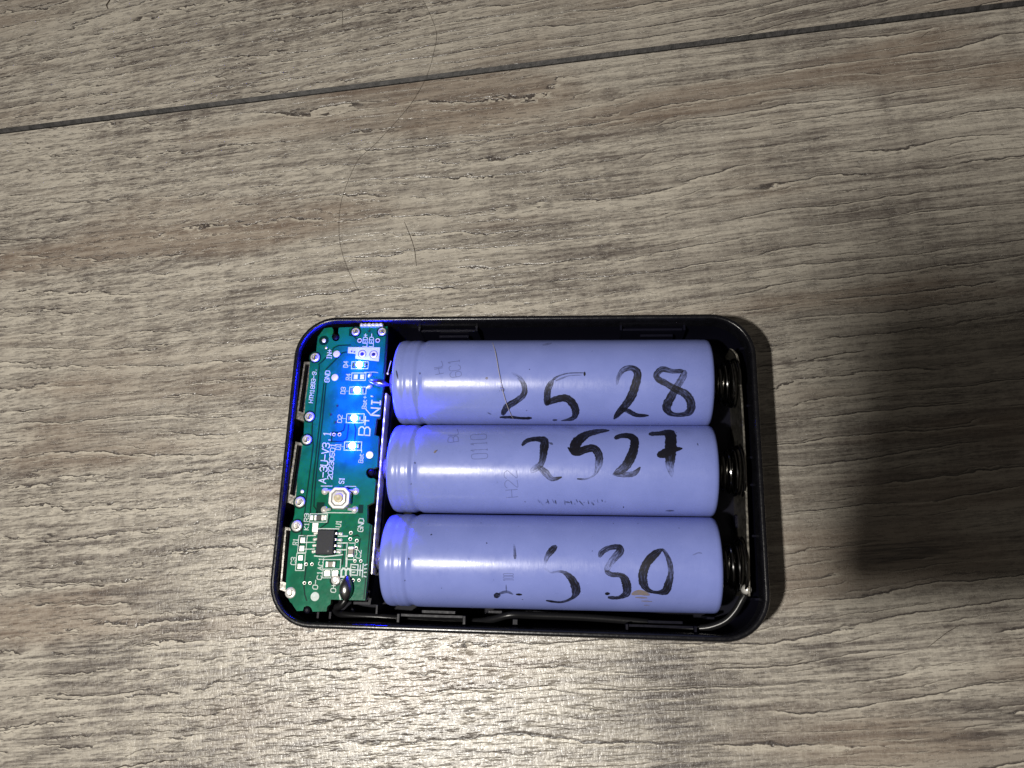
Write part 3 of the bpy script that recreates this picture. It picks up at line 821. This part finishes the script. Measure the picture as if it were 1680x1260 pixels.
for u0, u1, v0, v1 in ((580.5, 587, 614.5, 622), (591, 597.5, 614.5, 622), (493, 500.5, 882, 891), (491.6, 499.2, 895.5, 904.5), (489.6, 497, 911, 919.5), (488.4, 495.8, 925, 933.5), (532.3, 541.6, 936, 945.5), (545.5, 554.8, 936, 946),
                       (512.5, 522, 858, 873), (509.5, 514, 845.5, 853.5), (531.5, 535.5, 845.5, 853.5)):
    mb = MB(); mb.prism([tuple(px(a, b, ZB))[:2] for a, b in rect_px(u0, u1, v0, v1)], ZB, ZB + 0.08, 0.05); mb.build('solder_pad', 'solder' if v1 - v0 > 12 else 'pad', board)

# the eight-legged chip
ct = [px(a, b, ZB + 1.45) for a, b in ((521.4, 869.3), (548.6, 870.0), (545.3, 909.3), (517.2, 909))]
cc = (ct[0] + ct[2]) / 2
chip = part_empty('chip', (cc.x, cc.y, ZB), board)
mb = MB()
lo = [cc + (p - cc) * 1.05 for p in ct]
mb.quadstrip([[(p.x, p.y, ZB + 0.12) for p in ct], [(p.x, p.y, ZB + 0.75) for p in lo], [(p.x, p.y, ZB + 1.4) for p in ct], [(cc.x + (p.x - cc.x) * 0.97, cc.y + (p.y - cc.y) * 0.97, ZB + 1.45) for p in ct]])
mb.poly(mb.v[-4:])
mb.build('body', 'chip', chip)
p = px(538, 904, ZB + 1.45); MB().lathe([(0.22, 0.004), (0.15, 0.008)], (p.x, p.y, ZB + 1.45), 12).build('pin_mark', 'resistor', chip)
for k in range(4):
    for side in (-1, 1):
        f = 0.12 + k * 0.255
        e = (ct[0].lerp(ct[3], f) if side < 0 else ct[1].lerp(ct[2], f))
        ex = Vector(((1.0 if side > 0 else -1.0), -0.03, 0))
        mb = MB(); w = 0.21
        path = [(0.0, 0.80), (0.28, 0.78), (0.42, 0.62), (0.52, 0.16), (0.66, 0.10), (1.15, 0.09)]
        rg = []
        for d, z in path:
            c = e + ex * d
            rg.append([(c.x, c.y - w, ZB + z), (c.x, c.y + w, ZB + z), (c.x, c.y + w, ZB + z - 0.13), (c.x, c.y - w, ZB + z - 0.13)])
        mb.quadstrip(rg); mb.poly(rg[-1]); mb.build('leg', 'solder', chip)
        c = e + ex * 1.02
        MB().lathe([(0.36, 0.0), (0.30, 0.11), (0.15, 0.2), (0.04, 0.22)], (c.x, c.y, ZB), 12).build('solder_fillet', 'solder', chip, smooth=True)

# push switch
sc = px(556, 817, ZB + 1.6)
sw = part_empty('push_switch', (sc.x, sc.y, ZB), board)
def octo(h, c, z):
    k = h * 0.52
    return [(c.x + a, c.y + b, z) for a, b in ((h, k), (k, h), (-k, h), (-h, k), (-h, -k), (-k, -h), (k, -h), (h, -k))]
mb = MB(); mb.quadstrip([octo(2.2, sc, ZB + 0.1), octo(2.2, sc, ZB + 1.45), octo(2.08, sc, ZB + 1.6), octo(1.62, sc, ZB + 1.6), octo(1.58, sc, ZB + 1.42)])
mb.build('cover', 'switch', sw)
mb = MB(); mb.quadstrip([octo(1.6, sc, ZB + 1.43), octo(1.34, sc, ZB + 1.43)]); mb.build('recess', 'switch_dark', sw)
mb = MB(); mb.quadstrip([octo(1.36, sc, ZB + 1.43), octo(1.3, sc, ZB + 1.72), octo(0.86, sc, ZB + 1.74)]); mb.poly(octo(0.86, sc, ZB + 1.74)); mb.build('inner_plate', 'switch', sw)
MB().lathe([(0.98, 1.70), (0.94, 2.0), (0.82, 2.08), (0.3, 2.08), (0.2, 2.03), (0.05, 2.02)], (sc.x, sc.y, ZB), 28).build('button', 'button', sw, smooth=True)
for u, v in ((533, 806), (583.5, 806), (532, 836), (582, 836)):
    p = px(u, v, ZB); q = p.lerp(Vector((sc.x, p.y, ZB)), 0.42)
    mb = MB(); mb.tube([(p.x, p.y, ZB + 0.10), ((p.x + q.x) / 2, p.y, ZB + 0.22), (q.x, q.y, ZB + 0.6)], 0.30, 8); mb.build('leg', 'solder', sw, smooth=True)
    MB().lathe([(0.72, 0.0), (0.62, 0.14), (0.4, 0.3), (0.1, 0.36)], (p.x, p.y, ZB), 14).build('solder_fillet', 'solder', sw, smooth=True)
for u0, u1, v0, v1 in ((519, 532, 824, 842), (588, 596, 828, 842)):
    mb = MB(); mb.prism([tuple(px(a, b, ZB))[:2] for a, b in rect_px(u0, u1, v0, v1)], ZB + 0.002, ZB + 0.012); mb.build('pad_clearance', 'trace', board)

# lit blue LEDs
for u, v in ((590.7, 599), (587, 640.9), (582.3, 686.6), (579, 732)):
    p = px(u, v, ZB)
    led = part_empty('led', (p.x, p.y, ZB), board)
    mb = MB()
    for s in (-1, 1): pass
    mb.box((p.x, p.y, ZB + 0.24), (1.75, 1.0, 0.44), 0.08); mb.build('body', 'led_body', led)
    MB().lathe([(0.66, 0.46), (0.62, 0.72), (0.42, 0.95), (0.12, 1.05)], (p.x, p.y, ZB), 18).build('lens', 'led_lens', led, smooth=True)
    for s in (-1, 1):
        mb = MB(); mb.box((p.x + s * 1.12, p.y, ZB + 0.14), (0.45, 0.9, 0.26), 0.08); mb.build('end_cap', 'dull_steel', led)

# torch lamp legs at the top edge
p0, p1 = px(590, 533, ZB + 0.6), px(628, 532.5, ZB + 0.6)
tl = part_empty('torch_lamp', ((p0.x + p1.x) / 2, p0.y, ZB), board)
MB().box(((p0.x + p1.x) / 2, p0.y, ZB - 0.2), (p1.x - p0.x, 0.55, 1.4), 0.12).build('bracket', 'solder', tl)
for k in range(6):
    q = p0.lerp(p1, (k + 0.5) / 6)
    MB().box((q.x, q.y + 0.1, ZB + 0.62), (0.35 + 0.3 * random.random(), 0.5, 0.25), 0.06).build('tab', 'solder', tl)

# solder where the wires meet the board
def blob(name, u0, v0, u1, v1, rad, mat, parent, z=0.35):
    a, b = px(u0, v0, ZB + z), px(u1, v1, ZB + z)
    pts, rs = [], []
    for k in range(13):
        t = k / 12
        pts.append(a.lerp(b, t) + Vector((0, 0, 0.25 * math.sin(math.pi * t)))); rs.append(max(0.05, rad * math.sin(math.pi * (0.06 + 0.88 * t)) ** 0.75 * (0.85 + 0.3 * t)))
    return MB().tube(pts, rs, 16).build(name, mat, parent, smooth=True)
blob('solder_blob', 605, 625, 638, 632, 0.78, 'dark_solder', board, 0.5)
blob('solder_blob', 604, 619, 610, 614, 0.35, 'solder', board, 0.15)
blob('solder_blob', 602, 637, 611, 633, 0.42, 'solder', board, 0.15)
blob('solder_blob', 570, 945, 567, 985, 1.35, 'dark_solder', board, 0.45)
blob('solder_blob', 608, 650, 613, 651, 0.18, 'solder', board, 0.1)

# sockets under the left edge of the board
def socket(tl_, tr_, br_, bl_, name, slotmat):
    zt = 14.1
    c = [px(*q, zt) for q in (tl_, tr_, br_, bl_)]
    cen = sum(c, Vector()) / 4
    root = part_empty(name, (cen.x, cen.y, zt - 5.5), board)
    inn = [c[0].lerp(c[1], 0.22).lerp(c[3].lerp(c[2], 0.22), 0.05), c[0].lerp(c[1], 0.80).lerp(c[3].lerp(c[2], 0.80), 0.05), c[3].lerp(c[2], 0.80).lerp(c[0].lerp(c[1], 0.80), 0.14), c[3].lerp(c[2], 0.22).lerp(c[0].lerp(c[1], 0.22), 0.14)]
    mb = MB()
    rg = [[(p.x, p.y, zt - 5.5) for p in c], [(p.x, p.y, zt - 0.15) for p in c], [(cen.x + (p.x - cen.x) * 0.98, cen.y + (p.y - cen.y) * 0.985, zt) for p in c], [(p.x, p.y, zt) for p in inn], [(p.x, p.y, zt - 1.6) for p in inn]]
    mb.quadstrip(rg); mb.build('shell', 'steel', root)
    mb = MB(); mb.poly([(p.x, p.y, zt - 1.5) for p in inn]); mb.build('slot', slotmat, root)
    m0, m1 = (inn[0] + inn[1]) / 2, (inn[2] + inn[3]) / 2
    mb = MB(); mb.tube([(m0.x, m0.y, zt - 1.1), (m1.x, m1.y, zt - 1.1)], 0.28, 8); mb.build('tongue', 'black_gloss', root, smooth=True)
socket((499, 593), (510, 593), (499, 692), (485, 687), 'usb_socket', 'hole')
socket((485, 724), (499, 727), (485, 830), (470, 824), 'usb_socket', 'hole')
socket((467, 864), (481, 866), (470, 972), (459, 968), 'usb_socket', 'hole')

# ------------------------------------------------------------------ contact strip between board and cells
a, b = px(633.5, 645, 15.4), px(609.5, 942, 15.4)
strip = thing('contact_strip', ((a.x + b.x) / 2, (a.y + b.y) / 2, FLOOR_Z), 'thin bright nickel contact strip on edge between green board and cells', 'contact strip')
mb = MB(); N = 60; rg = []
for k in range(N + 1):
    t = k / N; p = a.lerp(b, t)
    w = 0.17 + 0.03 * math.sin(k * 2.1) + 0.03 * random.random()
    z = 15.4 + 0.05 * math.sin(k * 1.7) * (1 - t) + random.uniform(-.02, .02)
    if k == N: w *= 0.5
    rg.append([(p.x - w, p.y, FLOOR_Z), (p.x - w, p.y, z - 0.1), (p.x - w * 0.5, p.y, z), (p.x + w * 0.5, p.y, z), (p.x + w, p.y, z - 0.1), (p.x + w, p.y, FLOOR_Z)])
mb.quadstrip(rg); mb.poly(rg[0]); mb.poly(list(reversed(rg[-1])))
mb.build('strip', 'solder', strip)
for i, (ox, oy, yaw) in enumerate(CELLS):
    xe = ox - CL / 2 * math.cos(yaw) - 0.75; t = (oy - a.y) / (b.y - a.y); xs = a.lerp(b, t).x
    rg = [[(xs + (xe - xs) * k / 5, oy - 2.2 + 0.2 * k, ZC - 2.6 + 0.2 * k), ] for k in range(2)]
    mb = MB(); prof2 = [(2.6, 0.0), (2.4, 0.35), (1.6, 0.8), (1.0, 1.0)]
    rings = [[(xs + 0.3 + (xe - xs - 0.35) * z, oy + r * math.cos(2 * math.pi * k / 18), ZC + r * math.sin(2 * math.pi * k / 18)) for k in range(18)] for r, z in prof2]
    mb.quadstrip(rings); mb.poly(rings[-1]); mb.build('contact_dimple', 'steel', strip, smooth=True)

# ------------------------------------------------------------------ spring contact plate at the far end of the cells
pl = [px(u, v, 15.0) for u, v in ((1199, 572), (1207, 579), (1211, 590), (1214, 612), (1217, 650), (1220, 700), (1223, 760), (1226, 850), (1228.5, 920), (1229.5, 978))]
plate = thing('spring_contact_plate', (pl[5].x, 0, FLOOR_Z), 'narrow upright metal contact plate with coil springs at the cells\' flat ends', 'contact plate')
sp = spline([tuple(p) for p in pl], 5); rg = []
for k, (xx, yy, zz) in enumerate(sp):
    z = 15.0 + 0.06 * math.sin(k * 1.3); w = 0.22
    rg.append([(xx - w, yy, FLOOR_Z), (xx - w, yy, z - 0.06), (xx - w * 0.6, yy, z), (xx + w * 0.6, yy, z), (xx + w, yy, z - 0.06), (xx + w, yy, FLOOR_Z)])
mb = MB(); mb.quadstrip(rg); mb.poly(rg[0]); mb.poly(list(reversed(rg[-1]))); mb.build('plate', 'dull_steel', plate)
for i, (ox, oy, yaw) in enumerate(CELLS):
    xe = ox + CL / 2 + 0.1; yc = oy + CL / 2 * math.sin(yaw)
    xp = min(sp, key=lambda q: abs(q[1] - yc))[0] - 0.3
    pts = []
    turns = 4.3; nn = 130
    for k in range(nn + 1):
        t = k / nn; r = 3.3 + 1.9 * t; aa = 2 * math.pi * turns * t + i
        x = xe + 0.3 + (xp - xe - 0.5) * (t if 0.08 < t < 0.92 else (0.08 * (t / 0.08) ** 2 if t <= 0.08 else 1 - 0.08 * ((1 - t) / 0.08) ** 2))
        pts.append((x, yc + r * math.cos(aa), ZC + r * math.sin(aa)))
    MB().tube(pts, 0.30, 8).build('spring', 'spring', plate, smooth=True)
p = px(1226, 967, 14.2)
MB().lathe([(0.95, -1.4), (0.95, -0.4), (0.75, 0.3), (0.4, 0.65), (0.1, 0.72)], tuple(p), 18).build('solder_blob', 'solder', plate, smooth=True)

# ------------------------------------------------------------------ black wire along the near wall
wp = [(567, 984, 12.4), (560, 993, 12.2), (550, 998, 11.2), (562, 1008, 9.5), (620, 1012, 8.0), (700, 1018, 8.0), (775, 1020, 8.5), (808, 1016, 10.2), (838, 1009, 11.2), (880, 1010, 10.4), (960, 1013, 9.6), (1050, 1020, 9.2), (1120, 1029, 9.6), (1158, 1030, 10.5), (1188, 1020, 11.5), (1206, 1003, 12.2), (1216, 986, 12.6), (1222, 976, 13.0)]
wpts = [tuple(px(*q)) for q in wp]
mb = MB(); mb.tube(spline(wpts, 8), 0.72, 12)
o = mb.build('wire', 'wire', None, smooth=True)
o['label'] = 'black insulated wire running along the case wall beside the cell marked 2530'; o['category'] = 'wire'

# ------------------------------------------------------------------ hairs
def hair(pts, r, mat, label, z=None):
    P = [tuple(px(u, v, r + 0.05)) for u, v in pts] if z is None else pts
    sp = spline(P, 10)
    sp = [(a, b, c + (0.12 * abs(math.sin(k * 0.37)) if z is None else 0)) for k, (a, b, c) in enumerate(sp)]
    rs = [r * (0.5 + 0.5 * min(1, min(k, len(sp) - 1 - k) / 8)) for k in range(len(sp))]
    o = MB().tube(sp, rs, 6).build('hair', mat, None, smooth=True)
    o['label'] = label; o['category'] = 'hair'
    if z is None: o['group'] = 'loose hairs on the wooden floor'
hair([(690, -6), (706, 25), (716, 55), (712, 85), (700, 125), (676, 168), (645, 205), (612, 240), (588, 262), (570, 300), (559, 335), (556, 375), (560, 410), (572, 445), (590, 482)], 0.030, 'hair', 'long thin brown hair curving across the plank joint down to the case')
hair([(663, 364), (672, 385), (680, 410), (683, 437)], 0.052, 'hair', 'short brown hair on the wood just above the case')
hair([(561, 12), (562, 28), (561, 46)], 0.036, 'hair', 'short straight hair near the top edge beside the long hair')
hair([(181, -8), (179, 2), (175, 8), (177, 15)], 0.14, 'hair', 'thick dark bristle poking in at the top edge')
hair([(1511, 62), (1519, 55), (1526, 51)], 0.05, 'hair', 'tiny hair below the plank joint at upper right')
hair([(1522, 1062), (1540, 1048), (1556, 1036), (1575, 1026)], 0.05, 'hair', 'thin hair on the wood at the lower edge of the shadow')
hair([(232, 195), (240, 200), (249, 206)], 0.07, 'hair', 'short curled hair just below the plank joint at upper left')
pts = [on_cell(0, u, v, 0.06 + 0.35 * math.sin(math.pi * k / 8)) for k, (u, v) in enumerate([(808, 562), (812, 575), (815, 590), (818, 608), (822, 628), (827, 650), (833, 668), (838, 680), (842, 687)])]
hair([tuple(p) for p in pts], 0.06, 'pale_hair', 'pale shiny hair lying across the cell marked 2528', z=1)
pts = [px(636, 612.7, 14.2), px(638, 604, 14.6), px(641.5, 592, 15.0)]
mb = MB(); mb.tube([tuple(p) for p in pts], 0.09, 8)
o = mb.build('wire_strand', 'solder', strip)
MB().lathe([(0.28, -0.2), (0.3, 0.0), (0.2, 0.2), (0.05, 0.26)], tuple(px(636, 612.7, 14.2)), 12).build('solder_bead', 'solder', strip, smooth=True)

# ------------------------------------------------------------------ unseen phone read off its shadow; slab shaped to cast that shadow
def shade(sx, sy, z):
    return LAMP + (Vector((sx, sy, 0)) - LAMP) * ((LAMP.z - z) / LAMP.z)
q0, q1, q2, q3 = shade(55, -26, 174), shade(190, -26, 174), shade(230, 34, 258), shade(54, 31, 258)
mb = MB()
nrm = (q1 - q0).cross(q3 - q0).normalized() * 6.0
rg = []
for s, k in ((0.0, 0.97), (0.1, 1.0), (0.9, 1.0), (1.0, 0.97)):
    c = (q0 + q1 + q2 + q3) / 4
    rg.append([c + (q - c) * k - nrm * s for q in (q0, q1, q2, q3)])
mb.quadstrip(rg); mb.poly(list(reversed(rg[0]))); mb.poly(rg[-1])
o = mb.build('phone', 'phone', None)
o['label'] = 'dark phone slab out of view, shaped to shade the planks'; o['category'] = 'phone'
